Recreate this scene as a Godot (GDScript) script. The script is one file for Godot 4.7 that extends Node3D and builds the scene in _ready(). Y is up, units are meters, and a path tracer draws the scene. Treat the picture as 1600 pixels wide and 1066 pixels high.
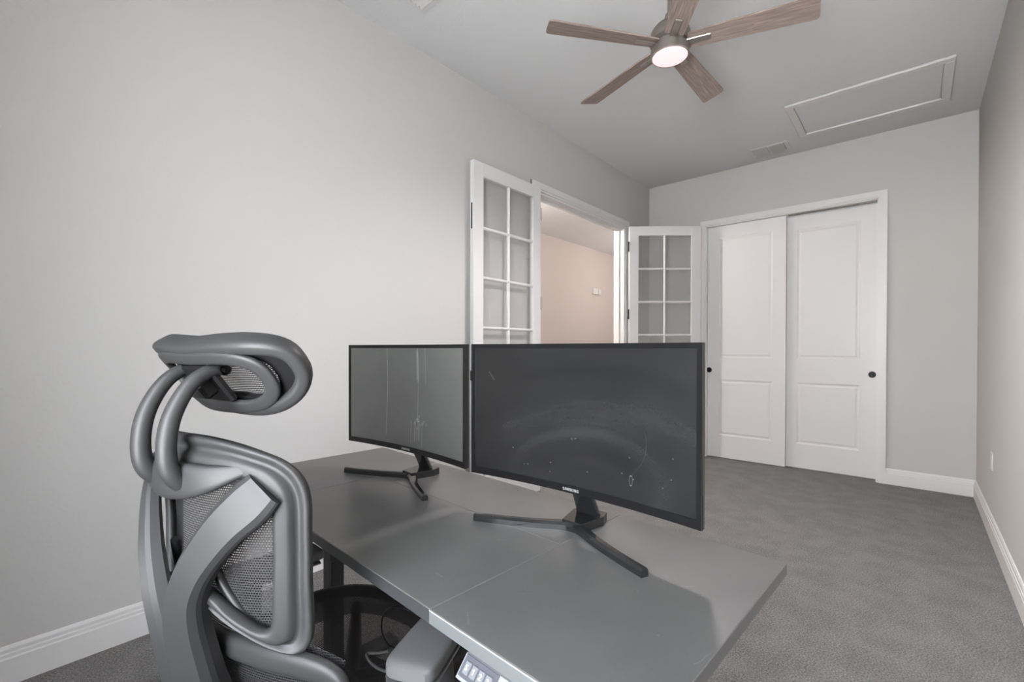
extends Node3D

# ---------------------------------------------------------------- mesh builder
class MB:
	var v := PackedVector3Array()
	var n := PackedVector3Array()
	var u := PackedVector2Array()
	var i := PackedInt32Array()

	func tri(a: Vector3, b: Vector3, c: Vector3, nn: Vector3) -> void:
		if (b - a).cross(c - a).dot(nn) > 0.0:
			var t := b
			b = c
			c = t
		for p in [a, b, c]:
			i.append(v.size())
			v.append(p)
			n.append(nn)
			u.append(planar(p, nn))

	func planar(p: Vector3, nn: Vector3) -> Vector2:
		var m := nn.abs()
		if m.y >= m.x and m.y >= m.z:
			return Vector2(p.x, p.z)
		if m.x >= m.z:
			return Vector2(p.z, p.y)
		return Vector2(p.x, p.y)

	func quad(a: Vector3, b: Vector3, c: Vector3, d: Vector3, nn: Vector3) -> void:
		tri(a, b, c, nn)
		tri(a, c, d, nn)

	# chamfered box; xf places it
	func box(center: Vector3, size: Vector3, ch := 0.0, xf := Transform3D.IDENTITY) -> void:
		var h := size * 0.5
		var k: float = min(ch, min(h.x, min(h.y, h.z)) * 0.9)
		var f := func(p: Vector3) -> Vector3: return xf * (center + p)
		for ax in 3:
			var b := (ax + 1) % 3
			var c := (ax + 2) % 3
			for s in [-1.0, 1.0]:
				var q := []
				for st in [[-1.0, -1.0], [1.0, -1.0], [1.0, 1.0], [-1.0, 1.0]]:
					var p := Vector3.ZERO
					p[ax] = s * h[ax]
					p[b] = st[0] * (h[b] - k)
					p[c] = st[1] * (h[c] - k)
					q.append(f.call(p))
				var nn := Vector3.ZERO
				nn[ax] = s
				quad(q[0], q[1], q[2], q[3], (xf.basis * nn).normalized())
			if k > 0.0:
				for s1 in [-1.0, 1.0]:
					for s2 in [-1.0, 1.0]:
						var q := []
						for st in [[0, -1.0], [0, 1.0], [1, 1.0], [1, -1.0]]:
							var p := Vector3.ZERO
							p[ax] = st[1] * (h[ax] - k)
							p[b] = s1 * (h[b] - (k if st[0] == 1 else 0.0))
							p[c] = s2 * (h[c] - (k if st[0] == 0 else 0.0))
							q.append(f.call(p))
						var nn := Vector3.ZERO
						nn[b] = s1
						nn[c] = s2
						quad(q[0], q[1], q[2], q[3], (xf.basis * nn).normalized())
		if k > 0.0:
			for sx in [-1.0, 1.0]:
				for sy in [-1.0, 1.0]:
					for sz in [-1.0, 1.0]:
						var s := Vector3(sx, sy, sz)
						tri(f.call(s * Vector3(h.x, h.y - k, h.z - k)), f.call(s * Vector3(h.x - k, h.y, h.z - k)), f.call(s * Vector3(h.x - k, h.y - k, h.z)), (xf.basis * s).normalized())

	# smooth grid of rows; cu wraps each row, cv wraps the rows
	func grid(rows: Array, cu := false, cv := false, solid := false, uvs: Array = []) -> void:
		var R := rows.size()
		var M: int = rows[0].size()
		var P := []
		for a in R:
			var row: PackedVector3Array = rows[a].duplicate()
			if cu:
				row.append(row[0])
			P.append(row)
		if cv:
			P.append(P[0].duplicate())
		var rr: int = P.size()
		var mm: int = P[0].size()
		var N := PackedVector3Array()
		N.resize(rr * mm)
		var vol := 0.0
		for a in rr - 1:
			for b in mm - 1:
				var p0: Vector3 = P[a][b]
				var p1: Vector3 = P[a][b + 1]
				var p2: Vector3 = P[a + 1][b + 1]
				var p3: Vector3 = P[a + 1][b]
				var f := (p2 - p0).cross(p3 - p1)
				vol += p0.dot(p1.cross(p2)) + p0.dot(p2.cross(p3))
				for k in [a * mm + b, a * mm + b + 1, (a + 1) * mm + b + 1, (a + 1) * mm + b]:
					N[k] += f
		if cu:
			for a in rr:
				var s := N[a * mm] + N[a * mm + mm - 1]
				N[a * mm] = s
				N[a * mm + mm - 1] = s
		if cv:
			for b in mm:
				var s := N[b] + N[(rr - 1) * mm + b]
				N[b] = s
				N[(rr - 1) * mm + b] = s
		# volume about the centroid decides which side is out
		if solid:
			var c := Vector3.ZERO
			for a in rr:
				for b in mm:
					c += P[a][b]
			c /= float(rr * mm)
			vol = 0.0
			for a in rr - 1:
				for b in mm - 1:
					var p0: Vector3 = P[a][b] - c
					var p1: Vector3 = P[a][b + 1] - c
					var p2: Vector3 = P[a + 1][b + 1] - c
					var p3: Vector3 = P[a + 1][b] - c
					vol += p0.dot(p1.cross(p2)) + p0.dot(p2.cross(p3))
		var flip := solid and vol < 0.0
		var base := v.size()
		for a in rr:
			var ul := 0.0
			for b in mm:
				v.append(P[a][b])
				var nn := N[a * mm + b].normalized()
				n.append(-nn if flip else nn)
				if b > 0:
					ul += P[a][b].distance_to(P[a][b - 1])
				if uvs.size() > 0:
					u.append(uvs[a][b])
				else:
					u.append(Vector2(ul, float(a) * 0.02))
		for a in rr - 1:
			for b in mm - 1:
				var q0 := base + a * mm + b
				var q1 := q0 + 1
				var q3 := q0 + mm
				var q2 := q3 + 1
				if flip:
					i.append_array(PackedInt32Array([q0, q1, q2, q0, q2, q3]))
				else:
					i.append_array(PackedInt32Array([q0, q2, q1, q0, q3, q2]))

	func cap(row: PackedVector3Array, nn: Vector3) -> void:
		var c := Vector3.ZERO
		for p in row:
			c += p
		c /= float(row.size())
		for k in row.size():
			tri(c, row[k], row[(k + 1) % row.size()], nn)

	# stations: [center, w (unit across), t (unit through), half width, half thickness]
	func loft(st: Array, prof: PackedVector2Array, closed := false, hard := false) -> void:
		if hard:
			# every facet of the profile is its own smooth band
			for k in prof.size():
				var q0 := prof[k]
				var q1 := prof[(k + 1) % prof.size()]
				var band := []
				for s in st:
					band.append(PackedVector3Array([s[0] + s[1] * (q0.x * s[3]) + s[2] * (q0.y * s[4]), s[0] + s[1] * (q1.x * s[3]) + s[2] * (q1.y * s[4])]))
				var b0 := v.size()
				var i0 := i.size()
				grid(band, false, closed)
				var sm := 0.0
				for j in range(b0, v.size()):
					var a: int = clampi((j - b0) / 2, 0, st.size() - 1)
					sm += n[j].dot(v[j] - st[a][0])
				if sm < 0.0:
					for j in range(b0, v.size()):
						n[j] = -n[j]
					for j in range(i0, i.size(), 3):
						var t := i[j + 1]
						i[j + 1] = i[j + 2]
						i[j + 2] = t
			if not closed:
				for e in [0, st.size() - 1]:
					var row := PackedVector3Array()
					for q in prof:
						row.append(st[e][0] + st[e][1] * (q.x * st[e][3]) + st[e][2] * (q.y * st[e][4]))
					var o: int = 1 if e == 0 else st.size() - 2
					cap(row, (st[e][0] - st[o][0]).normalized())
			return
		var rows := []
		for s in st:
			var row := PackedVector3Array()
			for q in prof:
				row.append(s[0] + s[1] * (q.x * s[3]) + s[2] * (q.y * s[4]))
			rows.append(row)
		grid(rows, true, closed, true)
		if not closed:
			cap(rows[0], (st[0][0] - st[1][0]).normalized())
			cap(rows[-1], (st[-1][0] - st[-2][0]).normalized())

	# extruded polygon: pts in the XY plane of xf, from z0 to z1
	func prism(pts: PackedVector2Array, z0: float, z1: float, xf := Transform3D.IDENTITY) -> void:
		var t := Geometry2D.triangulate_polygon(pts)
		for k in range(0, t.size(), 3):
			for z in [z0, z1]:
				var nn: Vector3 = xf.basis * Vector3(0, 0, signf(z - (z0 + z1) * 0.5))
				tri(xf * Vector3(pts[t[k]].x, pts[t[k]].y, z), xf * Vector3(pts[t[k + 1]].x, pts[t[k + 1]].y, z), xf * Vector3(pts[t[k + 2]].x, pts[t[k + 2]].y, z), nn.normalized())
		var cw := 1.0 if Geometry2D.is_polygon_clockwise(pts) else -1.0
		for k in pts.size():
			var a := pts[k]
			var b := pts[(k + 1) % pts.size()]
			var e := (b - a).normalized()
			var nn := Vector3(-e.y, e.x, 0.0) * cw
			quad(xf * Vector3(a.x, a.y, z0), xf * Vector3(b.x, b.y, z0), xf * Vector3(b.x, b.y, z1), xf * Vector3(a.x, a.y, z1), (xf.basis * nn).normalized())

	# surface of revolution about local Y; profile of (radius, height)
	func lathe(pr: PackedVector2Array, seg := 40, xf := Transform3D.IDENTITY) -> void:
		# hard edges: each profile piece is its own band unless nearly straight on
		for k in pr.size() - 1:
			var rows := []
			for q in [pr[k], pr[k + 1]]:
				var row := PackedVector3Array()
				for a in seg:
					var w := TAU * a / seg
					row.append(xf * Vector3(q.x * cos(w), q.y, q.x * sin(w)))
				rows.append(row)
			var b0 := v.size()
			grid(rows, true)
			# outward side: left of the profile direction
			var d := (pr[k + 1] - pr[k]).normalized()
			var out := Vector2(d.y, -d.x)
			var want := xf.basis * Vector3(out.x, out.y, 0.0)
			if n[b0].dot(want) < 0.0:
				for j in range(b0, v.size()):
					n[j] = -n[j]
				for j in range(i.size() - seg * 6, i.size(), 3):
					var t2 := i[j + 1]
					i[j + 1] = i[j + 2]
					i[j + 2] = t2

	func mesh() -> ArrayMesh:
		var arr := []
		arr.resize(Mesh.ARRAY_MAX)
		arr[Mesh.ARRAY_VERTEX] = v
		arr[Mesh.ARRAY_NORMAL] = n
		arr[Mesh.ARRAY_TEX_UV] = u
		arr[Mesh.ARRAY_INDEX] = i
		var m := ArrayMesh.new()
		m.add_surface_from_arrays(Mesh.PRIMITIVE_TRIANGLES, arr)
		return m

# ---------------------------------------------------------------- helpers
const XL := -2.363      # left wall
const XR := 0.366       # right wall
const ZB := -5.133      # back wall
const ZF := 0.65        # window wall, behind the camera
const HC := 3.05        # ceiling
const WT := 0.12        # wall thickness
var M := {}
var used := {}

func put(called: String, b: MB, mat: Material, parent: Node = self) -> MeshInstance3D:
	return put_mesh(called, b.mesh(), mat, parent)

func put_mesh(called: String, m: Mesh, mat: Material, parent: Node = self) -> MeshInstance3D:
	var o := MeshInstance3D.new()
	o.mesh = m
	o.material_override = mat
	o.name = numbered(called) if parent == self else called
	parent.add_child(o, true)
	return o

func numbered(called: String) -> String:
	var k: int = used.get(called, 0)
	used[called] = k + 1
	return called if k == 0 else "%s_%03d" % [called, k]

func thing(called: String, label: String, category: String, at := Vector3.ZERO, turn := 0.0, group := "") -> Node3D:
	var o := Node3D.new()
	o.name = numbered(called)
	add_child(o)
	o.position = at
	o.rotation.y = turn
	tag(o, label, category, group)
	return o

func tag(o: Node, label: String, category: String, group := "") -> void:
	o.set_meta("label", label)
	o.set_meta("category", category)
	if group:
		o.set_meta("group", group)

func structure(o: Node, label: String, category: String) -> Node:
	o.set_meta("kind", "structure")
	tag(o, label, category)
	return o

func mat(c: Color, rough := 0.8, metal := 0.0) -> StandardMaterial3D:
	var m := StandardMaterial3D.new()
	m.albedo_color = c
	m.roughness = rough
	m.metallic = metal
	return m

func noise_tex(freq: float, lo: Color, hi: Color, seed_ := 1, size := 512, octaves := 4) -> NoiseTexture2D:
	var f := FastNoiseLite.new()
	f.seed = seed_
	f.noise_type = FastNoiseLite.TYPE_SIMPLEX_SMOOTH
	f.frequency = freq
	f.fractal_octaves = octaves
	var t := NoiseTexture2D.new()
	t.width = size
	t.height = size
	t.seamless = true
	t.noise = f
	var g := Gradient.new()
	g.set_color(0, lo)
	g.set_color(1, hi)
	t.color_ramp = g
	return t

func normal_tex(freq: float, strength: float, seed_ := 1, size := 512, octaves := 3) -> NoiseTexture2D:
	var f := FastNoiseLite.new()
	f.seed = seed_
	f.noise_type = FastNoiseLite.TYPE_SIMPLEX_SMOOTH
	f.frequency = freq
	f.fractal_octaves = octaves
	var t := NoiseTexture2D.new()
	t.width = size
	t.height = size
	t.seamless = true
	t.as_normal_map = true
	t.bump_strength = strength
	t.noise = f
	return t

func ellipse(seg := 16, e := 2.0) -> PackedVector2Array:
	var r := PackedVector2Array()
	for k in seg:
		var a := TAU * (k + 0.5) / seg
		var c := cos(a)
		var s := sin(a)
		r.append(Vector2(signf(c) * pow(absf(c), 2.0 / e), signf(s) * pow(absf(s), 2.0 / e)))
	return r

# Catmull-Rom through rows of floats
func smooth(pts: Array, sub := 6, closed := false) -> Array:
	var out := []
	var m := pts.size()
	var last := m if closed else m - 1
	for k in last:
		var p0: Array = pts[(k - 1 + m) % m] if closed else pts[max(k - 1, 0)]
		var p1: Array = pts[k]
		var p2: Array = pts[(k + 1) % m]
		var p3: Array = pts[(k + 2) % m] if closed else pts[min(k + 2, m - 1)]
		for j in sub:
			var t := float(j) / sub
			var row := []
			for q in p1.size():
				var a: float = p0[q]
				var b: float = p1[q]
				var c: float = p2[q]
				var d: float = p3[q]
				row.append(0.5 * (2.0 * b + (c - a) * t + (2.0 * a - 5.0 * b + 4.0 * c - d) * t * t + (3.0 * b - a - 3.0 * c + d) * t * t * t))
			out.append(row)
	if not closed:
		out.append(pts[m - 1])
	return out

# tube through points given as [x, y, z, radius]
func tube(b: MB, pts: Array, sub := 6, seg := 14, closed := false) -> void:
	var s := smooth(pts, sub, closed)
	var st := []
	var w := Vector3.ZERO
	for k in s.size():
		var c := Vector3(s[k][0], s[k][1], s[k][2])
		var ka: int = (k - 1 + s.size()) % s.size() if closed else max(k - 1, 0)
		var kb: int = (k + 1) % s.size() if closed else min(k + 1, s.size() - 1)
		var t := (Vector3(s[kb][0], s[kb][1], s[kb][2]) - Vector3(s[ka][0], s[ka][1], s[ka][2])).normalized()
		if w == Vector3.ZERO:
			w = t.cross(Vector3.UP if absf(t.y) < 0.9 else Vector3.RIGHT).normalized()
		w = (w - t * w.dot(t)).normalized()
		st.append([c, w, t.cross(w).normalized(), s[k][3], s[k][3]])
	b.loft(st, ellipse(seg), closed)

# flat strip through [x, y, z, half width, half thickness] whose face looks along `face`
func strip(b: MB, pts: Array, face: Vector3, prof: PackedVector2Array, sub := 6, closed := false, hard := false) -> void:
	var s := smooth(pts, sub, closed)
	var st := []
	for k in s.size():
		var c := Vector3(s[k][0], s[k][1], s[k][2])
		var ka: int = (k - 1 + s.size()) % s.size() if closed else max(k - 1, 0)
		var kb: int = (k + 1) % s.size() if closed else min(k + 1, s.size() - 1)
		var t := (Vector3(s[kb][0], s[kb][1], s[kb][2]) - Vector3(s[ka][0], s[ka][1], s[ka][2])).normalized()
		var w := t.cross(face).normalized()
		st.append([c, w, w.cross(t).normalized(), s[k][3], s[k][4]])
	b.loft(st, prof, closed, hard)

func text(called: String, s: String, h: float, depth: float, m: Material, parent: Node, xf: Transform3D) -> void:
	var t := TextMesh.new()
	var f := SystemFont.new()
	f.font_names = PackedStringArray(["Droid Sans"])
	f.font_weight = 700
	t.font = f
	t.text = s
	t.font_size = 64
	t.pixel_size = h / 46.0
	t.depth = depth
	t.curve_step = 2.0
	var o := put_mesh(called, t, m, parent)
	o.transform = xf

# ---------------------------------------------------------------- ready
func _ready() -> void:
	camera_and_light()
	materials()
	shell()
	closet()
	french_doors()
	desk()
	monitors()
	chair()
	fan()
	ceiling_fittings()
	small_things()

func camera_and_light() -> void:
	var cam := Camera3D.new()
	cam.name = "camera"
	add_child(cam)
	var yaw := 0.7206
	var pitch := -0.0072
	var roll := 0.0015
	var R := Vector3(cos(yaw), 0, -sin(yaw))
	var F := Vector3(-sin(yaw), 0, -cos(yaw))
	var F2 := F * cos(pitch) + Vector3.UP * sin(pitch)
	var U2 := -F * sin(pitch) + Vector3.UP * cos(pitch)
	var R2 := R * cos(roll) + U2 * sin(roll)
	var U3 := -R * sin(roll) + U2 * cos(roll)
	cam.transform = Transform3D(Basis(R2, U3, -F2), Vector3(0, 1.1684, 0))
	cam.projection = Camera3D.PROJECTION_FRUSTUM
	cam.near = 0.05
	cam.far = 100.0
	cam.size = 0.05 * 1066.0 / 717.81
	cam.frustum_offset = Vector2(0, 0.05 * 16.84 / 717.81)
	cam.current = true

	var env := Environment.new()
	env.background_mode = Environment.BG_SKY
	var sky := Sky.new()
	var sm := ProceduralSkyMaterial.new()
	sm.sky_top_color = Color(0.90, 0.92, 0.95)
	sm.sky_horizon_color = Color(0.95, 0.96, 0.97)
	sm.ground_horizon_color = Color(0.86, 0.86, 0.865)
	sm.ground_bottom_color = Color(0.84, 0.84, 0.845)
	sm.sky_energy_multiplier = 8.5
	sm.ground_energy_multiplier = 11.0
	sm.sun_angle_max = 0.0
	sky.sky_material = sm
	env.sky = sky
	env.tonemap_mode = Environment.TONE_MAPPER_LINEAR
	env.tonemap_exposure = 0.187
	env.sdfgi_enabled = true
	env.ssao_enabled = true
	env.ssil_enabled = true
	var we := WorldEnvironment.new()
	we.name = "world_environment"
	we.environment = env
	add_child(we)

func materials() -> void:
	# painted plaster: orange-peel relief
	var w := mat(Color(0.85, 0.846, 0.838), 0.75)
	w.uv1_triplanar = true
	w.uv1_world_triplanar = true
	w.uv1_scale = Vector3.ONE * 1.6
	w.normal_enabled = true
	w.normal_texture = normal_tex(0.06, 2.0, 3)
	w.normal_scale = 0.12
	M.wall = w
	var c: StandardMaterial3D = w.duplicate()
	c.albedo_color = Color(0.94, 0.945, 0.95)
	c.roughness = 0.9
	c.normal_scale = 0.25
	M.ceiling = c
	var hw: StandardMaterial3D = w.duplicate()
	hw.albedo_color = Color(0.88, 0.85, 0.835)
	M.hall_wall = hw
	M.trim = mat(Color(0.96, 0.96, 0.957), 0.35)
	M.door = mat(Color(0.95, 0.95, 0.95), 0.38)
	M.dark_metal = mat(Color(0.16, 0.16, 0.165), 0.4, 0.6)
	M.pull = mat(Color(0.05, 0.05, 0.055), 0.35, 0.4)
	M.chrome = mat(Color(0.72, 0.71, 0.69), 0.25, 1.0)
	M.nickel = mat(Color(0.74, 0.71, 0.68), 0.36, 0.85)
	var g := mat(Color(0.9, 0.93, 0.93, 0.08), 0.02)
	g.transparency = BaseMaterial3D.TRANSPARENCY_ALPHA
	M.glass = g
	# carpet: fibres and brushed patches
	var k := mat(Color.WHITE, 0.95)
	k.uv1_triplanar = true
	k.uv1_world_triplanar = true
	k.uv1_scale = Vector3.ONE * 0.8
	k.albedo_texture = carpet_texture()
	k.normal_enabled = true
	k.normal_texture = normal_tex(0.15, 7.0, 9, 1024, 4)
	k.normal_scale = 1.0
	k.rim_enabled = true
	k.rim = 0.3
	M.carpet = k
	# desk laminate
	var d := mat(Color.WHITE, 0.29)
	d.metallic_specular = 0.8
	d.uv1_triplanar = true
	d.uv1_scale = Vector3.ONE * 0.62
	d.albedo_texture = desk_texture()
	d.normal_enabled = true
	d.normal_texture = normal_tex(0.18, 2.0, 21, 1024, 2)
	d.normal_scale = 0.04
	M.desk = d
	M.desk_edge = mat(Color(0.25, 0.255, 0.26), 0.4)
	M.desk_edge_pale = mat(Color(0.42, 0.43, 0.435), 0.4)
	M.lip = mat(Color(0.66, 0.66, 0.65), 0.6)
	M.desk_steel = mat(Color(0.13, 0.13, 0.13), 0.5)
	M.keypad = mat(Color(0.56, 0.57, 0.59), 0.45)
	M.keypad_dark = mat(Color(0.33, 0.34, 0.37), 0.4)
	M.key = mat(Color(0.46, 0.47, 0.49), 0.5)
	M.print = mat(Color(0.86, 0.87, 0.88), 0.5)
	# monitors
	M.bezel = mat(Color(0.09, 0.09, 0.095), 0.22)
	M.gloss = mat(Color(0.13, 0.134, 0.14), 0.12)
	M.gloss.metallic_specular = 0.7
	M.logo = mat(Color(0.62, 0.62, 0.62), 0.4)
	M.screen_a = screen_material(0)
	M.screen_b = screen_material(1)
	# chair
	var p := mat(Color(0.215, 0.215, 0.218), 0.48)
	p.uv1_triplanar = true
	p.uv1_scale = Vector3.ONE * 9.0
	p.normal_enabled = true
	p.normal_texture = normal_tex(0.25, 2.0, 31, 512, 2)
	p.normal_scale = 0.12
	M.plastic = p
	M.black = mat(Color(0.075, 0.075, 0.08), 0.4)
	M.lead = mat(Color(0.42, 0.42, 0.42), 0.4)
	M.silver = mat(Color(0.55, 0.55, 0.56), 0.35, 0.7)
	M.pad = mat(Color(0.42, 0.42, 0.425), 0.45)
	M.mesh = mesh_material(Color(0.2, 0.2, 0.205), 0.36, 0.26)
	M.mesh_dense = mesh_material(Color(0.21, 0.21, 0.215), 0.38, 0.22)
	M.mesh_edge = mesh_material(Color(0.22, 0.22, 0.225), 0.34, 0.12)
	M.seat_rim = mat(Color(0.15, 0.15, 0.155), 0.5)
	# fan
	var b := mat(Color.WHITE, 0.55)
	b.albedo_texture = wood_texture()
	M.blade = b
	var lg := mat(Color(0.6, 0.57, 0.57), 0.4)
	lg.emission_enabled = true
	lg.emission = Color(1.0, 0.87, 0.88)
	lg.emission_energy_multiplier = 5.4
	M.lamp = lg
	M.plate = mat(Color(0.93, 0.93, 0.925), 0.35)
	M.vent_shade = mat(Color(0.2, 0.2, 0.2), 0.7)  # dark colour standing for the shade inside the ducts
	M.slat = mat(Color(0.72, 0.72, 0.71), 0.4)  # vent slats greyed in colour for the shadow they sit in

func carpet_texture() -> ImageTexture:
	var sz := 1024
	var fine := FastNoiseLite.new()
	fine.seed = 5
	fine.frequency = 0.14
	fine.fractal_octaves = 4
	fine.fractal_gain = 0.75
	var coarse := FastNoiseLite.new()
	coarse.seed = 8
	coarse.frequency = 0.006
	coarse.fractal_octaves = 4
	var im := Image.create(sz, sz, false, Image.FORMAT_RGB8)
	var f := fine.get_seamless_image(sz, sz)
	var c := coarse.get_seamless_image(sz, sz)
	for y in sz:
		for x in sz:
			var a := f.get_pixel(x, y).r - 0.5
			var b := c.get_pixel(x, y).r - 0.5
			var q := 0.485 + a * 0.5 + clampf(b, -0.3, 0.3) * 0.08
			im.set_pixel(x, y, Color(q, q, q * 0.995))
	im.generate_mipmaps()
	return ImageTexture.create_from_image(im)

func desk_texture() -> ImageTexture:
	var sz := 1024
	var rng := RandomNumberGenerator.new()
	rng.seed = 77
	var nz := FastNoiseLite.new()
	nz.seed = 12
	nz.frequency = 0.01
	var im := Image.create(sz, sz, false, Image.FORMAT_RGB8)
	var f := nz.get_seamless_image(sz, sz)
	for y in sz:
		for x in sz:
			var q := 0.42 + (f.get_pixel(x, y).r - 0.5) * 0.03
			im.set_pixel(x, y, Color(q, q * 0.995, q * 0.985))
	# pale scuffs and crumbs
	for k in 70:
		var p := Vector2(rng.randf() * sz, rng.randf() * sz)
		var dir := Vector2.from_angle(rng.randf() * TAU)
		var len_ := int(rng.randf_range(1, 26))
		var lift := rng.randf_range(0.03, 0.12)
		for j in len_:
			p += dir
			dir = dir.rotated(rng.randf_range(-0.12, 0.12))
			var xi := posmod(int(p.x), sz)
			var yi := posmod(int(p.y), sz)
			var q := im.get_pixel(xi, yi)
			im.set_pixel(xi, yi, Color(q.r + lift, q.g + lift, q.b + lift))
	for k in 40:
		var xi := rng.randi_range(1, sz - 2)
		var yi := rng.randi_range(1, sz - 2)
		im.fill_rect(Rect2i(xi, yi, 2, 2), Color(0.5, 0.5, 0.49))
	im.generate_mipmaps()
	return ImageTexture.create_from_image(im)

func dab(im: Image, p: Vector2, r: float, k: float) -> void:
	for y in range(int(p.y - r), int(p.y + r) + 1):
		for x in range(int(p.x - r), int(p.x + r) + 1):
			if x < 0 or y < 0 or x >= im.get_width() or y >= im.get_height():
				continue
			var d := Vector2(x, y).distance_to(p) / r
			if d < 1.0:
				var q := im.get_pixel(x, y)
				var a := k * (1.0 - d * d)
				im.set_pixel(x, y, Color(q.r + a, q.g + a, q.b + a * 0.97))

# dusty anti-glare screen, 0: dried drips, 1: wiped swirls of dust
func screen_material(kind: int) -> StandardMaterial3D:
	var w := 640
	var h := 360
	var im := Image.create(w, h, false, Image.FORMAT_RGB8)
	var nz := FastNoiseLite.new()
	nz.seed = 40 + kind
	nz.frequency = 0.012
	nz.fractal_octaves = 5
	var rng := RandomNumberGenerator.new()
	rng.seed = 90 + kind
	for y in h:
		for x in w:
			var q := 0.0
			if kind == 0:
				q = 0.375 + nz.get_noise_2d(x * 0.5, y * 0.5) * 0.012  # paler base carries the reflected left wall in its colour
			else:
				# arcs of wiped dust round a point low on the screen
				var dx := (x - 350.0) / 1.75
				var dy := y - 345.0
				var r := sqrt(dx * dx + dy * dy) + 10.0 * sin(atan2(dy, dx) * 2.0)
				var streak := nz.get_noise_2d(r * 2.2, atan2(dy, dx) * 9.0)
				q = 0.135 + 0.010 * streak + 0.02 * nz.get_noise_2d(x * 0.25, y * 0.5 + 400.0)
				q += 0.032 * exp(-pow((r - 128.0) / 24.0, 2.0)) * (0.8 + 0.5 * streak) * smoothstep(40.0, 260.0, x) * smoothstep(640.0, 500.0, x)
				var sweep := y - (250.0 - 0.28 * x + 0.0006 * (x - 200.0) * (x - 200.0))
				q += 0.03 * exp(-pow(sweep / 45.0, 2.0)) * (0.8 + 0.4 * nz.get_noise_2d(x * 0.2, sweep * 2.5)) * smoothstep(0.0, 140.0, x)
			q += rng.randf_range(-0.012, 0.012)
			im.set_pixel(x, y, Color(q, q, q * 0.975 if kind == 0 else q * 1.01))
	if kind == 0:
		for d in [[208, 0.0, 330.0, 3.2, 0.06], [385, 0.0, 330.0, 3.0, 0.05], [382, 10.0, 120.0, 10.0, 0.02], [427, 0.0, 130.0, 3.0, 0.05], [350, 265.0, 345.0, 3.0, 0.05], [412, 265.0, 352.0, 3.0, 0.05], [372, 262.0, 335.0, 5.0, 0.035], [395, 255.0, 330.0, 5.0, 0.035]]:
			var x: float = d[0]
			var y: float = d[1]
			while y < d[2]:
				dab(im, Vector2(x + 4.0 * sin(y * 0.013), y), d[3], d[4] * 0.85)
				y += 2.0
		for k in 16:
			dab(im, Vector2(390 + rng.randfn(0, 17), 262 + rng.randfn(0, 13)), rng.randf_range(4, 9), 0.05)
		dab(im, Vector2(389, 262), 3.0, 0.3)
	else:
		for k in 14:
			dab(im, Vector2(rng.randf_range(20, 620), rng.randf_range(230, 350)), 1.6, 0.4)
		# a hair loop stuck on the glass
		var p := Vector2(512, 200)
		for k in 90:
			var t := k / 90.0
			dab(im, Vector2(520.0 - 34.0 * t * t + 10.0 * sin(t * 3.0), 190.0 + 110.0 * t), 1.0, 0.07)
		for k in 60:
			var a := TAU * k / 60.0
			dab(im, Vector2(486.0 + 4.0 * cos(a), 312.0 + 12.0 * sin(a)), 1.1, 0.16)
		p.x = 50.0
		for k in 12:
			dab(im, Vector2(p.x + k * 1.5, 70.0 + k * 2.0), 4.0, 0.03)
	im.generate_mipmaps()
	var m := mat(Color.WHITE, 0.24)
	m.metallic_specular = 0.6
	m.albedo_texture = ImageTexture.create_from_image(im)
	return m

# open knitted mesh: holes cut out of a woven sheet, UV in metres
func mesh_material(c: Color, hx: float, hy: float) -> StandardMaterial3D:
	var sz := 64
	var im := Image.create(sz, sz, false, Image.FORMAT_RGBA8)
	for y in sz:
		for x in sz:
			var row := int(y / 16.0)
			var fx := fposmod(x + (8 if row % 2 == 1 else 0), 16.0) / 16.0
			var fy := fposmod(y, 16.0) / 16.0
			var e := pow(absf(fx - 0.5) / hx, 2.0) + pow(absf(fy - 0.5) / hy, 2.0)
			var q := 0.86 + 0.14 * sin(fy * TAU)
			im.set_pixel(x, y, Color(q, q, q, 0.0 if e < 1.0 else 1.0))
	var m := mat(c, 0.6)
	m.albedo_texture = ImageTexture.create_from_image(im)
	m.transparency = BaseMaterial3D.TRANSPARENCY_ALPHA_SCISSOR
	m.alpha_scissor_threshold = 0.5
	m.cull_mode = BaseMaterial3D.CULL_DISABLED
	m.uv1_scale = Vector3(62, 62, 1)
	return m

func wood_texture() -> ImageTexture:
	var sz := 512
	var nz := FastNoiseLite.new()
	nz.seed = 61
	nz.frequency = 0.02
	nz.fractal_octaves = 4
	var im := Image.create(sz, sz, false, Image.FORMAT_RGB8)
	for y in sz:
		for x in sz:
			var g := nz.get_noise_2d(x * 0.35, y * 5.0)
			var s := nz.get_noise_2d(x * 0.12 + 300.0, y * 16.0)
			var q := 1.0 + g * 0.22 + s * 0.22
			im.set_pixel(x, y, Color(0.62 * q, 0.56 * q, 0.53 * q))
	im.generate_mipmaps()
	return ImageTexture.create_from_image(im)

# ---------------------------------------------------------------- room
const DOOR_A := -2.985   # near jamb of the double door opening (z)
const DOOR_B := -4.535   # far jamb
const DOOR_H := 2.475
const CLO_A := -1.705    # closet opening (x)
const CLO_B := -0.25
const CLO_H := 2.485
const HX := -4.6         # hall wall
const WIN := [-0.72, 0.28, 0.55, 2.4]

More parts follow.
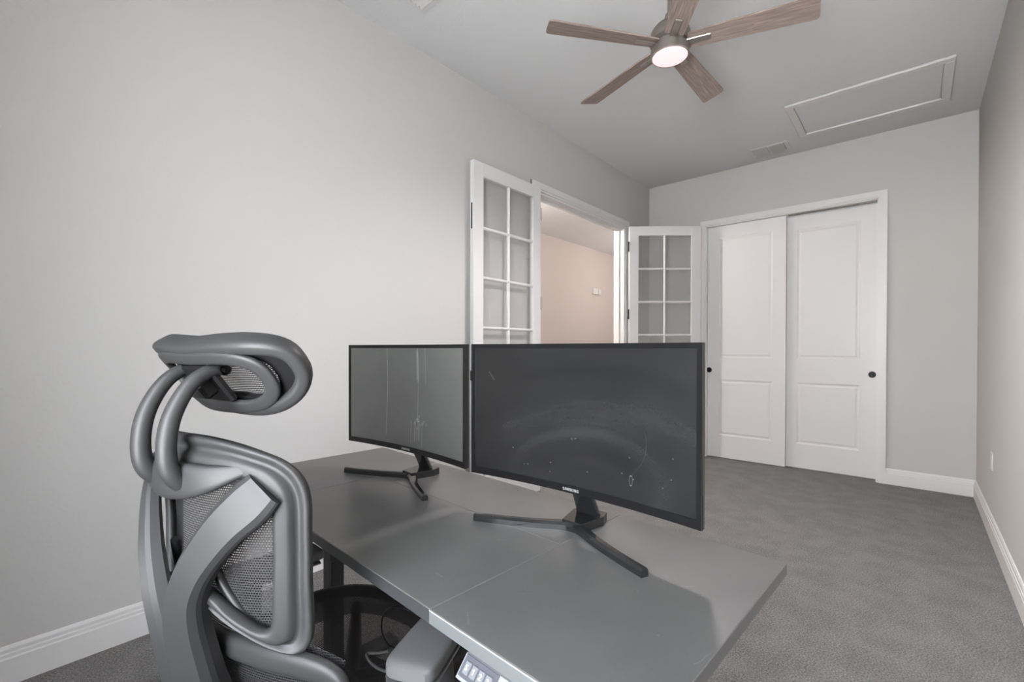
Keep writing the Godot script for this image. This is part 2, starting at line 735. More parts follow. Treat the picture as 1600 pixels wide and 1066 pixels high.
func shell() -> void:
	var b := MB.new()
	b.box(Vector3((XL + XR) / 2, -0.05, (ZB + ZF) / 2), Vector3(XR - XL + 2 * WT, 0.1, ZF - ZB + 2 * WT + 0.9))
	structure(put("floor", b, M.carpet), "grey cut pile carpet covering the room's floor", "floor")
	b = MB.new()
	b.box(Vector3((XL + XR) / 2, HC + 0.05, (ZB + ZF) / 2), Vector3(XR - XL + 2 * WT, 0.1, ZF - ZB + 2 * WT + 0.9))
	structure(put("ceiling", b, M.ceiling), "flat white ceiling above the desk and the closet", "ceiling")
	# left wall with the double door opening
	b = MB.new()
	var xc := XL - WT / 2
	b.box(Vector3(xc, HC / 2, (ZF + DOOR_A) / 2), Vector3(WT, HC, ZF - DOOR_A))
	b.box(Vector3(xc, HC / 2, (DOOR_B + ZB - WT) / 2), Vector3(WT, HC, DOOR_B - ZB + WT))
	b.box(Vector3(xc, (HC + DOOR_H) / 2, (DOOR_A + DOOR_B) / 2), Vector3(WT, HC - DOOR_H, DOOR_A - DOOR_B))
	structure(put("wall_left", b, M.wall), "pale grey wall beside the desk with the double door opening", "wall")
	# back wall with the closet opening
	b = MB.new()
	var zc := ZB - WT / 2
	b.box(Vector3((XL + CLO_A) / 2, HC / 2, zc), Vector3(CLO_A - XL, HC, WT))
	b.box(Vector3((CLO_B + XR + WT) / 2, HC / 2, zc), Vector3(XR + WT - CLO_B, HC, WT))
	b.box(Vector3((CLO_A + CLO_B) / 2, (HC + CLO_H) / 2, zc), Vector3(CLO_B - CLO_A, HC - CLO_H, WT))
	structure(put("wall_back", b, M.wall), "pale grey end wall around the sliding closet doors", "wall")
	b = MB.new()
	b.box(Vector3(XR + WT / 2, HC / 2, (ZB + ZF) / 2), Vector3(WT, HC, ZF - ZB + 2 * WT))
	structure(put("wall_right", b, M.wall), "pale grey wall along the right edge of the picture", "wall")
	# window wall behind the camera
	b = MB.new()
	zc = ZF + WT / 2
	b.box(Vector3((XL + WIN[0]) / 2, HC / 2, zc), Vector3(WIN[0] - XL, HC, WT))
	b.box(Vector3((WIN[1] + XR) / 2, HC / 2, zc), Vector3(XR - WIN[1], HC, WT))
	b.box(Vector3((WIN[0] + WIN[1]) / 2, WIN[2] / 2, zc), Vector3(WIN[1] - WIN[0], WIN[2], WT))
	b.box(Vector3((WIN[0] + WIN[1]) / 2, (WIN[3] + HC) / 2, zc), Vector3(WIN[1] - WIN[0], HC - WIN[3], WT))
	structure(put("wall_front", b, M.wall), "pale grey wall with the window, behind the viewer", "wall")
	sash("window_1", "white framed sash window behind the viewer", Vector3((WIN[0] + WIN[1]) / 2, WIN[2], ZF + WT * 0.6), 0.0, WIN[1] - WIN[0], WIN[3] - WIN[2])

	# hall beyond the double doors
	b = MB.new()
	var z0 := -9.6
	var z1 := -1.2
	var xm := (HX + XL - WT) / 2
	var wd := XL - WT - HX
	b.box(Vector3(HX - 0.05, HC / 2, (z0 + z1) / 2), Vector3(0.1, HC, z1 - z0))
	structure(put("wall_hall_side", b, M.hall_wall), "beige hall wall seen through the open double doors", "wall")
	b = MB.new()
	b.box(Vector3(xm, HC / 2, z0 - 0.05), Vector3(wd + 0.2, HC, 0.1))
	b.box(Vector3(xm, HC / 2, z1 + 0.05), Vector3(wd + 0.2, HC, 0.1))
	b.box(Vector3(XL - WT / 2, HC / 2, (z0 + ZB - WT) / 2), Vector3(WT, HC, ZB - WT - z0))
	structure(put("wall_hall_ends", b, M.hall_wall), "beige end walls closing the hall out of sight", "wall")
	b = MB.new()
	b.box(Vector3(xm, HC + 0.05, (z0 + z1) / 2), Vector3(wd + 0.2, 0.1, z1 - z0 + 0.2))
	structure(put("ceiling_hall", b, M.ceiling), "white hall ceiling seen through the open double doors", "ceiling")
	b = MB.new()
	b.box(Vector3(xm - 0.05, -0.05, (z0 + z1) / 2), Vector3(wd + 0.1, 0.1, z1 - z0 + 0.2))
	structure(put("floor_hall", b, M.carpet), "grey hall carpet beyond the double doors", "floor")
	hall_lamp(Vector3(-3.3, HC, -3.5), 14.0, "white globe pendant lamp in the hall nearest the doors, out of sight")
	hall_lamp(Vector3(-2.95, HC, -7.6), 4.5, "white globe pendant lamp deeper in the hall, out of sight")

	# baseboards: stepped profile (depth, height)
	var prof := PackedVector2Array([Vector2(0, 0), Vector2(0.016, 0), Vector2(0.016, 0.092), Vector2(0.013, 0.097), Vector2(0.013, 0.108), Vector2(0.0095, 0.112), Vector2(0.0095, 0.124), Vector2(0.005, 0.133), Vector2(0, 0.135)])
	var along_z := func(x: float, za: float, zb: float, dir: float, called: String, label: String) -> void:
		var q := MB.new()
		q.prism(prof, minf(za, zb), maxf(za, zb), Transform3D(Basis(Vector3(dir, 0, 0), Vector3.UP, Vector3(0, 0, 1)), Vector3(x, 0, 0)))
		structure(put(called, q, M.trim), label, "baseboard")
	var along_x := func(z: float, xa: float, xb: float, dir: float, called: String, label: String) -> void:
		var q := MB.new()
		q.prism(prof, xa, xb, Transform3D(Basis(Vector3(0, 0, dir), Vector3.UP, Vector3(1, 0, 0)), Vector3(0, 0, z)))
		structure(put(called, q, M.trim), label, "baseboard")
	along_z.call(XL, ZF, DOOR_A + 0.07, 1.0, "baseboard_left", "white baseboard along the wall beside the desk")
	along_z.call(XR, ZF, ZB, -1.0, "baseboard_right", "white baseboard along the right hand wall")
	along_x.call(ZB, CLO_B + 0.062, XR, 1.0, "baseboard_back", "short white baseboard right of the closet doors")
	along_x.call(ZB, XL, CLO_A - 0.03, 1.0, "baseboard_back_corner", "short white baseboard behind the far glazed door")
	along_z.call(HX, -9.6, -1.2, 1.0, "baseboard_hall", "white baseboard of the hall wall")

func hall_lamp(at: Vector3, energy: float, label: String) -> void:
	var lampn := thing("hall_pendant", label, "pendant lamp", at, 0.0, "hall pendants")
	var b := MB.new()
	b.lathe(PackedVector2Array([Vector2(0, -0.03), Vector2(0.06, -0.025), Vector2(0.065, 0)]), 24)
	put("canopy", b, M.nickel, lampn)
	b = MB.new()
	b.lathe(PackedVector2Array([Vector2(0.008, -0.5), Vector2(0.008, -0.02)]), 12)
	put("rod", b, M.nickel, lampn)
	b = MB.new()
	var gp := PackedVector2Array()
	for k in 13:
		gp.append(Vector2(0.12 * sin(PI * k / 12.0), -0.6 - 0.12 * cos(PI * k / 12.0)))
	b.lathe(gp, 24)
	put("globe", b, M.lamp, lampn)
	var l := OmniLight3D.new()
	l.name = "hall_light"
	l.light_color = Color(1.0, 0.955, 0.925)
	l.light_energy = energy
	l.light_size = 0.12
	l.omni_range = 14.0
	l.omni_attenuation = 2.0
	l.shadow_enabled = true
	l.position = Vector3(0, -0.6, 0)
	lampn.add_child(l)

func sash(called: String, label: String, at: Vector3, turn: float, ww: float, wh: float) -> void:
	var win := Node3D.new()
	win.name = called
	add_child(win)
	structure(win, label, "window")
	win.position = at
	win.rotation.y = turn
	var b := MB.new()
	for s in [-1.0, 1.0]:
		b.box(Vector3(s * (ww / 2 - 0.025), wh / 2, 0), Vector3(0.05, wh, 0.06), 0.004)
	for y in [0.025, wh / 2, wh - 0.025]:
		b.box(Vector3(0, y, 0), Vector3(ww - 0.1, 0.05, 0.06), 0.004)
	put("window_frame", b, M.trim, win)
	for k in 2:
		b = MB.new()
		b.box(Vector3(0, wh * (0.25 + 0.5 * k), 0), Vector3(ww - 0.1, wh / 2 - 0.06, 0.004))
		put("pane", b, M.glass, win)
	b = MB.new()
	b.box(Vector3(0, -0.012, -0.09), Vector3(ww + 0.1, 0.024, 0.14), 0.004)
	put("window_sill", b, M.trim, win)

func casing(b: MB, x0: float, x1: float, h: float, w: float, xf: Transform3D) -> void:
	# flat casing with a back band, mitred round an opening in the XY plane, proud along +Z
	for lay in [[0.0, w, 0.012], [0.25 * w, w, 0.018]]:
		var a: float = lay[0]
		var c: float = lay[1]
		var d: float = lay[2]
		b.prism(PackedVector2Array([Vector2(x0 - a, 0), Vector2(x0 - c, 0), Vector2(x0 - c, h + c), Vector2(x1 + c, h + c), Vector2(x1 + c, 0), Vector2(x1 + a, 0), Vector2(x1 + a, h + a), Vector2(x0 - a, h + a)]), 0.0, d, xf)

func closet() -> void:
	var b := MB.new()
	casing(b, CLO_A, CLO_B, CLO_H, 0.062, Transform3D(Basis.IDENTITY, Vector3(0, 0, ZB)))
	# jamb lining
	b.box(Vector3(CLO_A + 0.004, CLO_H / 2, ZB - WT / 2), Vector3(0.008, CLO_H, WT))
	b.box(Vector3(CLO_B - 0.004, CLO_H / 2, ZB - WT / 2), Vector3(0.008, CLO_H, WT))
	b.box(Vector3((CLO_A + CLO_B) / 2, CLO_H - 0.004, ZB - WT / 2), Vector3(CLO_B - CLO_A, 0.008, WT))
	structure(put("trim_1", b, M.trim), "white casing around the sliding closet doors", "trim")
	b = MB.new()
	b.box(Vector3(-0.6, CLO_H - 0.016, ZB - 0.03), Vector3(0.68, 0.016, 0.02), 0.002)
	structure(put("trim_2", b, M.chrome), "thin metal sliding track above the right closet door", "trim")
	# closet box
	b = MB.new()
	b.box(Vector3((CLO_A + CLO_B) / 2, HC / 2, ZB - 0.72), Vector3(2.4, HC, 0.06))
	b.box(Vector3(CLO_A - 0.4, HC / 2, ZB - 0.42), Vector3(0.06, HC, 0.6))
	b.box(Vector3(CLO_B + 0.5, HC / 2, ZB - 0.42), Vector3(0.06, HC, 0.6))
	structure(put("wall_closet", b, M.wall), "plain walls inside the closed closet", "wall")
	sliding("door_1", CLO_A + 0.01, -0.955, ZB - 0.012, CLO_H - 0.012, -1.677, "white two panel sliding closet door nearest the glazed door")
	sliding("door_2", -0.985, CLO_B - 0.01, ZB - 0.058, CLO_H - 0.032, -0.288, "white two panel sliding closet door nearest the right wall")

# two panel moulded door slab; front face at z
func sliding(called: String, x0: float, x1: float, z: float, top: float, pull_x: float, label: String) -> void:
	var d := Node3D.new()
	d.name = called
	add_child(d)
	d.position = Vector3(x0, 0.012, z)
	structure(d, label, "door")
	var w := x1 - x0
	var h := top - 0.012
	var b := MB.new()
	var st := 0.115
	var ys := [[0.235, 0.83], [1.06, h - 0.125]]
	# rails and stiles
	b.box(Vector3(w / 2, h / 2, -0.026), Vector3(w, h, 0.018))
	b.box(Vector3(st / 2, h / 2, -0.01), Vector3(st, h, 0.02))
	b.box(Vector3(w - st / 2, h / 2, -0.01), Vector3(st, h, 0.02))
	b.box(Vector3(w / 2, ys[0][0] / 2, -0.01), Vector3(w - 2 * st, ys[0][0], 0.02))
	b.box(Vector3(w / 2, (ys[0][1] + ys[1][0]) / 2, -0.01), Vector3(w - 2 * st, ys[1][0] - ys[0][1], 0.02))
	b.box(Vector3(w / 2, (ys[1][1] + h) / 2, -0.01), Vector3(w - 2 * st, h - ys[1][1], 0.02))
	put("slab", b, M.door, d)
	for y in ys:
		# moulded recess: bevel down, flat, bevel up to the raised field
		var q := MB.new()
		var rings := [[0.0, 0.0], [0.014, -0.006], [0.022, -0.006], [0.036, -0.0015]]
		for k in rings.size() - 1:
			var a: Array = rings[k]
			var c: Array = rings[k + 1]
			var p := []
			for r in [a, c]:
				p.append([Vector3(st + r[0], y[0] + r[0], r[1]), Vector3(w - st - r[0], y[0] + r[0], r[1]), Vector3(w - st - r[0], y[1] - r[0], r[1]), Vector3(st + r[0], y[1] - r[0], r[1])])
			for j in 4:
				var j2 := (j + 1) % 4
				var nn: Vector3 = (p[0][j2] - p[0][j]).cross(p[1][j] - p[0][j]).normalized()
				if nn.z < 0:
					nn = -nn
				q.quad(p[0][j], p[0][j2], p[1][j2], p[1][j], nn)
		var e: float = 0.036
		q.quad(Vector3(st + e, y[0] + e, -0.0015), Vector3(w - st - e, y[0] + e, -0.0015), Vector3(w - st - e, y[1] - e, -0.0015), Vector3(st + e, y[1] - e, -0.0015), Vector3(0, 0, 1))
		put("panel", q, M.door, d)
	var pl := MB.new()
	var tilt := Transform3D(Basis(Vector3.RIGHT, PI / 2), Vector3(pull_x - x0, 0.928, 0))
	pl.lathe(PackedVector2Array([Vector2(0, 0.0008), Vector2(0.019, 0.0008), Vector2(0.021, 0.003), Vector2(0.028, 0.003), Vector2(0.028, 0.0)]), 32, tilt)
	var po := put("pull", pl, M.pull, d)
	po.set_meta("label", "round black recessed finger pull")

func french_leaf(called: String, label: String, at: Vector3, turn: float, edge_hardware: bool) -> void:
	# leaf from x = 0 (hinge) to x = w, y up, thickness centred on z = 0
	var d := Node3D.new()
	d.name = called
	add_child(d)
	d.position = at
	d.rotation.y = turn
	structure(d, label, "door")
	var w := 0.755
	var h := 2.455
	var t := 0.036
	var st := 0.098
	var top := 0.098
	var bot := 0.24
	var b := MB.new()
	for s in [st / 2, w - st / 2]:
		b.box(Vector3(s, h / 2, 0), Vector3(st, h, t), 0.002)
	b.box(Vector3(w / 2, h - top / 2, 0), Vector3(w - 2 * st, top, t))
	b.box(Vector3(w / 2, bot / 2, 0), Vector3(w - 2 * st, bot, t))
	put("stile_and_rail_frame", b, M.door, d)
	var gx0 := st
	var gx1 := w - st
	var gy0 := bot
	var gy1 := h - top
	var rows := 6
	# glazing beads around the glass and the muntins
	var bead := PackedVector2Array([Vector2(-0.011, -0.006), Vector2(-0.011, 0.006), Vector2(-0.004, 0.014), Vector2(0.004, 0.014), Vector2(0.011, 0.006), Vector2(0.011, -0.006), Vector2(0.004, -0.014), Vector2(-0.004, -0.014)])
	b = MB.new()
	b.prism(bead, gy0, gy1, Transform3D(Basis(Vector3.RIGHT, Vector3(0, 0, 1), Vector3.UP), Vector3((gx0 + gx1) / 2, 0, 0)))
	put("muntin", b, M.door, d)
	for k in range(1, rows):
		b = MB.new()
		b.prism(bead, gx0, gx1, Transform3D(Basis(Vector3.UP, Vector3(0, 0, 1), Vector3.RIGHT), Vector3(0, gy0 + (gy1 - gy0) * k / rows, 0)))
		put("muntin", b, M.door, d)
	for r in rows:
		for c in 2:
			var x0: float = gx0 if c == 0 else (gx0 + gx1) / 2
			var y0 := gy0 + (gy1 - gy0) * r / rows
			b = MB.new()
			b.box(Vector3(x0 + (gx1 - gx0) / 4, y0 + (gy1 - gy0) / rows / 2, 0), Vector3((gx1 - gx0) / 2 - 0.006, (gy1 - gy0) / rows - 0.006, 0.004))
			put("pane", b, M.glass, d)
	for y in [0.2, 0.78, 1.52, 2.24]:
		b = MB.new()
		var xf := Transform3D(Basis.IDENTITY, Vector3(-0.008, y, t / 2))
		b.lathe(PackedVector2Array([Vector2(0, -0.052), Vector2(0.007, -0.052), Vector2(0.007, 0.052), Vector2(0, 0.052)]), 12, xf)
		b.box(Vector3(-0.004, y, 0), Vector3(0.006, 0.1, t - 0.004))
		put("hinge", b, M.dark_metal, d).set_meta("label", "dark metal butt hinge")
	# lever knobs
	b = MB.new()
	for s in [-1.0, 1.0]:
		if edge_hardware and s > 0.0:
			continue
		b.lathe(PackedVector2Array([Vector2(0, 0.045), Vector2(0.02, 0.042), Vector2(0.026, 0.03), Vector2(0.012, 0.018), Vector2(0.011, 0.006), Vector2(0.028, 0.005), Vector2(0.028, 0)]), 20, Transform3D(Basis(Vector3.RIGHT, s * PI / 2), Vector3(w - 0.06, 0.93, s * t / 2)))
	if not edge_hardware:
		put("knob", b, M.dark_metal, d)
	if edge_hardware:
		b = MB.new()
		b.box(Vector3(w, 2.07, 0), Vector3(0.003, 0.18, 0.012), 0.001)
		put("flush_bolt", b, M.dark_metal, d).set_meta("label", "dark slim flush bolt in the door edge")
		b = MB.new()
		b.box(Vector3(w, 0.965, 0.0), Vector3(0.003, 0.07, 0.026), 0.001)
		put("strike_plate", b, M.dark_metal, d)

func french_doors() -> void:
	var b := MB.new()
	var xf := Transform3D(Basis(Vector3(0, 0, -1), Vector3.UP, Vector3(1, 0, 0)), Vector3(XL, 0, 0))
	casing(b, -DOOR_A, -DOOR_B, DOOR_H, 0.07, xf)
	var xf2 := Transform3D(Basis(Vector3(0, 0, -1), Vector3.UP, Vector3(-1, 0, 0)), Vector3(XL - WT, 0, 0))
	casing(b, -DOOR_A, -DOOR_B, DOOR_H, 0.07, xf2)
	var zc := (DOOR_A + DOOR_B) / 2
	b.box(Vector3(XL - WT / 2, DOOR_H / 2, DOOR_A - 0.009), Vector3(WT, DOOR_H, 0.018))
	b.box(Vector3(XL - WT / 2, DOOR_H / 2, DOOR_B + 0.009), Vector3(WT, DOOR_H, 0.018))
	b.box(Vector3(XL - WT / 2, DOOR_H - 0.009, zc), Vector3(WT, 0.018, DOOR_A - DOOR_B - 0.036))
	b.box(Vector3(XL - 0.07, DOOR_H - 0.026, zc), Vector3(0.035, 0.016, DOOR_A - DOOR_B - 0.036))
	for z in [DOOR_A - 0.026, DOOR_B + 0.026]:
		b.box(Vector3(XL - 0.07, (DOOR_H - 0.034) / 2, z), Vector3(0.035, DOOR_H - 0.034, 0.016))
	structure(put("trim_3", b, M.trim), "white casing and jamb around the double door opening", "trim")
	# near leaf folded back flat along the wall; far leaf swung open towards the closet
	french_leaf("door_3", "white glazed door leaf folded back against the wall behind the monitors", Vector3(-2.303, 0.015, -2.955), -PI / 2, true)
	french_leaf("door_4", "white glazed door leaf standing open beside the closet", Vector3(-2.305, 0.015, -4.515), deg_to_rad(40.0), false)

# ---------------------------------------------------------------- desk
const DESK_H := 0.744
const DESK_POS := Vector3(-0.9635, 0, -0.784)
const DESK_TURN := -0.0473

func desk() -> void:
	var d := thing("standing_desk", "charcoal standing desk with seamed top carrying two monitors", "desk", DESK_POS, DESK_TURN)
	var hw := 0.762
	var hd := 0.295
	var th := 0.024
	var xs := -0.377
	var xe := 0.386
	var zs := -0.05
	var g := 0.0006
	for r in [[-hw, xs, -hd, hd], [xe, hw, -hd, hd], [xs, xe, -hd, zs], [xs, xe, zs, hd]]:
		var b := MB.new()
		b.box(Vector3((r[0] + r[1]) / 2, DESK_H - th / 2, (r[2] + r[3]) / 2), Vector3(r[1] - r[0] - g, th, r[3] - r[2] - g), 0.0012)
		put("top_board", b, M.desk, d)
	for r in [[-hw, xs], [xs, xe], [xe, hw]]:
		var e := MB.new()
		e.box(Vector3((r[0] + r[1]) / 2, DESK_H - th / 2, hd + 0.0006), Vector3(r[1] - r[0] - 0.001, th - 0.002, 0.0012), 0.0004)
		put("edge_band", e, M.desk_edge if r[0] < xe else M.desk_edge_pale, d)
	var lip := MB.new()
	lip.box(Vector3((xe + hw) / 2, DESK_H - 0.0012, hd + 0.0008), Vector3(hw - xe - 0.002, 0.0018, 0.0016))
	put("pale_lip", lip, M.lip, d)  # pale strip along the top front edge of the right board
	# steel underframe
	var b := MB.new()
	var y := DESK_H - th - 0.02
	for s in [-1.0, 1.0]:
		b.box(Vector3(0, y, s * 0.1), Vector3(1.15, 0.035, 0.04), 0.003)
		b.box(Vector3(s * 0.62, y, 0), Vector3(0.07, 0.03, 0.5), 0.003)
	put("underframe", b, M.desk_steel, d)
	for s in [-1.0, 1.0]:
		b = MB.new()
		b.box(Vector3(s * 0.60, (y + 0.42) / 2, 0.0), Vector3(0.08, y - 0.42, 0.055), 0.004)
		b.box(Vector3(s * 0.60, 0.24, 0.0), Vector3(0.07, 0.42, 0.047), 0.004)
		put("leg", b, M.desk_steel, d)
		b = MB.new()
		b.box(Vector3(s * 0.60, 0.018, 0), Vector3(0.07, 0.03, 0.5), 0.008)
		put("foot", b, M.desk_steel, d)
	b = MB.new()
	b.box(Vector3(0.16, y - 0.045, -0.02), Vector3(0.24, 0.05, 0.1), 0.004)
	put("control_box", b, M.desk_steel, d)
	# keypad hung under the front edge: wedge with a sloping face
	var kx := Transform3D(Basis(Vector3(0, 0, 1), Vector3.UP, Vector3(-1, 0, 0)), Vector3(0.554, DESK_H - th, 0))
	b = MB.new()
	b.prism(PackedVector2Array([Vector2(hd - 0.05, 0), Vector2(hd + 0.003, 0.0), Vector2(hd + 0.025, -0.025), Vector2(hd + 0.018, -0.034), Vector2(hd - 0.05, -0.03)]), -0.07, 0.07, kx)
	var kp := put("keypad", b, M.keypad, d)
	kp.set_meta("label", "grey desk height keypad under the front edge")
	# sloping face frame: origin, right, up-slope
	var p0 := Vector3(0.554, DESK_H - th, hd + 0.003)
	var p1 := Vector3(0.554, DESK_H - th - 0.025, hd + 0.025)
	var up := (p0 - p1).normalized()
	var nn := Vector3.RIGHT.cross(up).normalized()
	if nn.y < 0:
		nn = -nn
	var fb := Basis(Vector3.RIGHT, up, nn)
	var mid := (p0 + p1) / 2
	b = MB.new()
	b.box(Vector3(-0.034, 0.002, 0.0005), Vector3(0.068, 0.029, 0.002), 0.0008, Transform3D(fb, mid))
	put("face_plate", b, M.keypad_dark, kp)
	b = MB.new()
	b.box(Vector3(0.035, 0, 0.0008), Vector3(0.05, 0.024, 0.003), 0.001, Transform3D(fb, mid))
	put("rocker", b, M.key, kp)
	for k in 4:
		var c := Vector3(-0.056 + 0.0142 * k, 0.001, 0)
		b = MB.new()
		b.box(c + Vector3(0, 0, 0.002), Vector3(0.0112, 0.017, 0.003), 0.0012, Transform3D(fb, mid))
		put("button", b, M.key, kp)
		text("button_print", ["S", "1", "2", "3"][k], 0.0072, 0.0004, M.print, kp, Transform3D(fb, mid + fb * (c + Vector3(0, 0, 0.0038))))

# ---------------------------------------------------------------- monitors
func arc_x(x: float) -> float:
	# front of the curved panel: ends at 0, middle set back
	return -1.8 * (cos(x / 1.8) - cos(0.305 / 1.8)) * 1.0

func curved_slab(b: MB, x0: float, x1: float, y0: float, y1: float, z0: float, z1: float, seg := 20) -> void:
	var rows := []
	var front := []
	var back := []
	for k in seg + 1:
		var x := lerpf(x0, x1, float(k) / seg)
		var z := arc_x(x)
		front.append(PackedVector3Array([Vector3(x, y0, z + z1), Vector3(x, y1, z + z1)]))
		back.append(PackedVector3Array([Vector3(x, y1, z + z0), Vector3(x, y0, z + z0)]))
		rows.append(Vector2(x, z))
	var uvf := []
	for k in seg + 1:
		var uu := float(k) / seg
		uvf.append([Vector2(uu, 1), Vector2(uu, 0)])
	sheet(b, front, Vector3(0, 0, 1), uvf)
	sheet(b, back, Vector3(0, 0, -1), uvf)
	for k in seg:
		var a: Vector2 = rows[k]
		var c: Vector2 = rows[k + 1]
		for yy in [y0, y1]:
			b.quad(Vector3(a.x, yy, a.y + z0), Vector3(c.x, yy, c.y + z0), Vector3(c.x, yy, c.y + z1), Vector3(a.x, yy, a.y + z1), Vector3(0, 1 if yy == y1 else -1, 0))
	for e in [0, seg]:
		var a: Vector2 = rows[e]
		b.quad(Vector3(a.x, y0, a.y + z0), Vector3(a.x, y1, a.y + z0), Vector3(a.x, y1, a.y + z1), Vector3(a.x, y0, a.y + z1), Vector3(-1 if e == 0 else 1, 0, 0))

# open smooth grid facing `want`
func sheet(b: MB, rows: Array, want: Vector3, uvs: Array = []) -> void:
	var b0 := b.v.size()
	var i0 := b.i.size()
	b.grid(rows, false, false, false, uvs)
	var s := 0.0
	for j in range(b0, b.v.size()):
		s += b.n[j].dot(want)
	if s < 0.0:
		for j in range(b0, b.v.size()):
			b.n[j] = -b.n[j]
		for j in range(i0, b.i.size(), 3):
			var t := b.i[j + 1]
			b.i[j + 1] = b.i[j + 2]
			b.i[j + 2] = t

func make_monitor(label: String, at: Vector3, turn: float, screen: Material, base_turn: float) -> void:
	var m := thing("curved_monitor", label, "monitor", at, turn, "matching monitors on the desk")
	var w := 0.305
	var y0 := 0.089
	var y1 := 0.436
	# housing and bulged back
	var b := MB.new()
	curved_slab(b, -w, w, y0, y1, -0.014, -0.002)
	var rows := []
	for k in 21:
		var s := lerpf(-1.0, 1.0, k / 20.0)
		var row := PackedVector3Array()
		for j in 13:
			var t := lerpf(-1.0, 1.0, j / 12.0)
			var e := (1.0 - pow(absf(s), 3.0)) * (1.0 - pow(absf(t), 3.0))
			var x := s * w * 0.97
			row.append(Vector3(x, (y0 + y1) / 2 + t * (y1 - y0) * 0.485, arc_x(x) - 0.012 - 0.03 * sqrt(maxf(e, 0.0))))
		rows.append(row)
	sheet(b, rows, Vector3(0, 0, -1))
	put("housing", b, M.bezel, m)
	# raised glossy bezel round the screen
	b = MB.new()
	var bz := 0.0105
	var bb := 0.017
	curved_slab(b, -w, w, y1 - bz, y1, -0.004, 0.0015)
	curved_slab(b, -w, w, y0, y0 + bb, -0.004, 0.0015)
	curved_slab(b, -w, -w + bz, y0 + bb, y1 - bz, -0.004, 0.0015, 2)
	curved_slab(b, w - bz, w, y0 + bb, y1 - bz, -0.004, 0.0015, 2)
	var bo := put("bezel", b, M.bezel, m)
	var c := Vector3(0, y0 + bb * 0.47, arc_x(0.0) + 0.0016)
	text("maker_name", "SAMSUNG", 0.0066, 0.0004, M.logo, bo, Transform3D(Basis.IDENTITY, c))
	b = MB.new()
	curved_slab(b, -w + bz, w - bz, y0 + bb, y1 - bz, -0.003, -0.0008)
	put("screen", b, screen, m)
	# stand: a wide V with a rear block and a leaning neck
	var st := Node3D.new()
	st.name = "stand"
	m.add_child(st)
	st.rotation.y = base_turn
	b = MB.new()
	var prof := PackedVector2Array([Vector2(-1, -1), Vector2(-1, 0.35), Vector2(-0.55, 1), Vector2(0.55, 1), Vector2(1, 0.35), Vector2(1, -1)])
	var hh := 0.0085
	var pts := []
	for s in [[-0.222, 0.066, 0.0085], [-0.16, 0.040, 0.009], [-0.09, 0.006, 0.0105], [-0.045, -0.022, 0.013], [-0.02, -0.036, 0.0155], [0.0, -0.041, 0.017], [0.02, -0.036, 0.0155], [0.045, -0.022, 0.013], [0.09, 0.006, 0.0105], [0.16, 0.040, 0.009], [0.222, 0.066, 0.0085]]:
		pts.append([s[0], hh, s[1], s[2], hh])
	strip(b, pts, Vector3.UP, prof, 4, false, true)
	put("legs", b, M.gloss, st)
	b = MB.new()
	b.prism(PackedVector2Array([Vector2(-0.026, -0.03), Vector2(0.026, -0.03), Vector2(0.042, -0.105), Vector2(0.034, -0.135), Vector2(-0.034, -0.135), Vector2(-0.042, -0.105)]), -0.022, -0.0005, Transform3D(Basis(Vector3.RIGHT, Vector3(0, 0, 1), Vector3(0, -1, 0)), Vector3.ZERO))
	put("rear_block", b, M.gloss, st)
	b = MB.new()
	strip(b, [[0, 0.015, -0.108, 0.032, 0.008], [0, 0.05, -0.092, 0.03, 0.008], [0, 0.10, -0.068, 0.028, 0.008], [0, 0.17, -0.058, 0.028, 0.008]], Vector3(0, 0.4, 1).normalized(), ellipse(16, 4.0), 4)
	put("neck", b, M.gloss, st)

func monitors() -> void:
	make_monitor("curved black monitor with dried drip marks, nearer the left wall", Vector3(-1.243, DESK_H, -0.868), 0.013, M.screen_a, -0.03)
	make_monitor("curved black monitor with swirled dust and a hair, nearer the viewer", Vector3(-0.598, DESK_H, -0.863), 0.0, M.screen_b, 0.02)

# ---------------------------------------------------------------- chair
# local frame: x right of the sitter, y up, -z forward; v = forward distance from the back's edge
const V0 := 0.25
func cv(r: float, y: float, v: float) -> Vector3:
	return Vector3(r, y, V0 - v)

func back_v(r: float, y: float) -> float:
	return -0.085 * (1.0 - pow(r / 0.21, 2.0)) - 0.05 * maxf(0.0, y - 0.85)

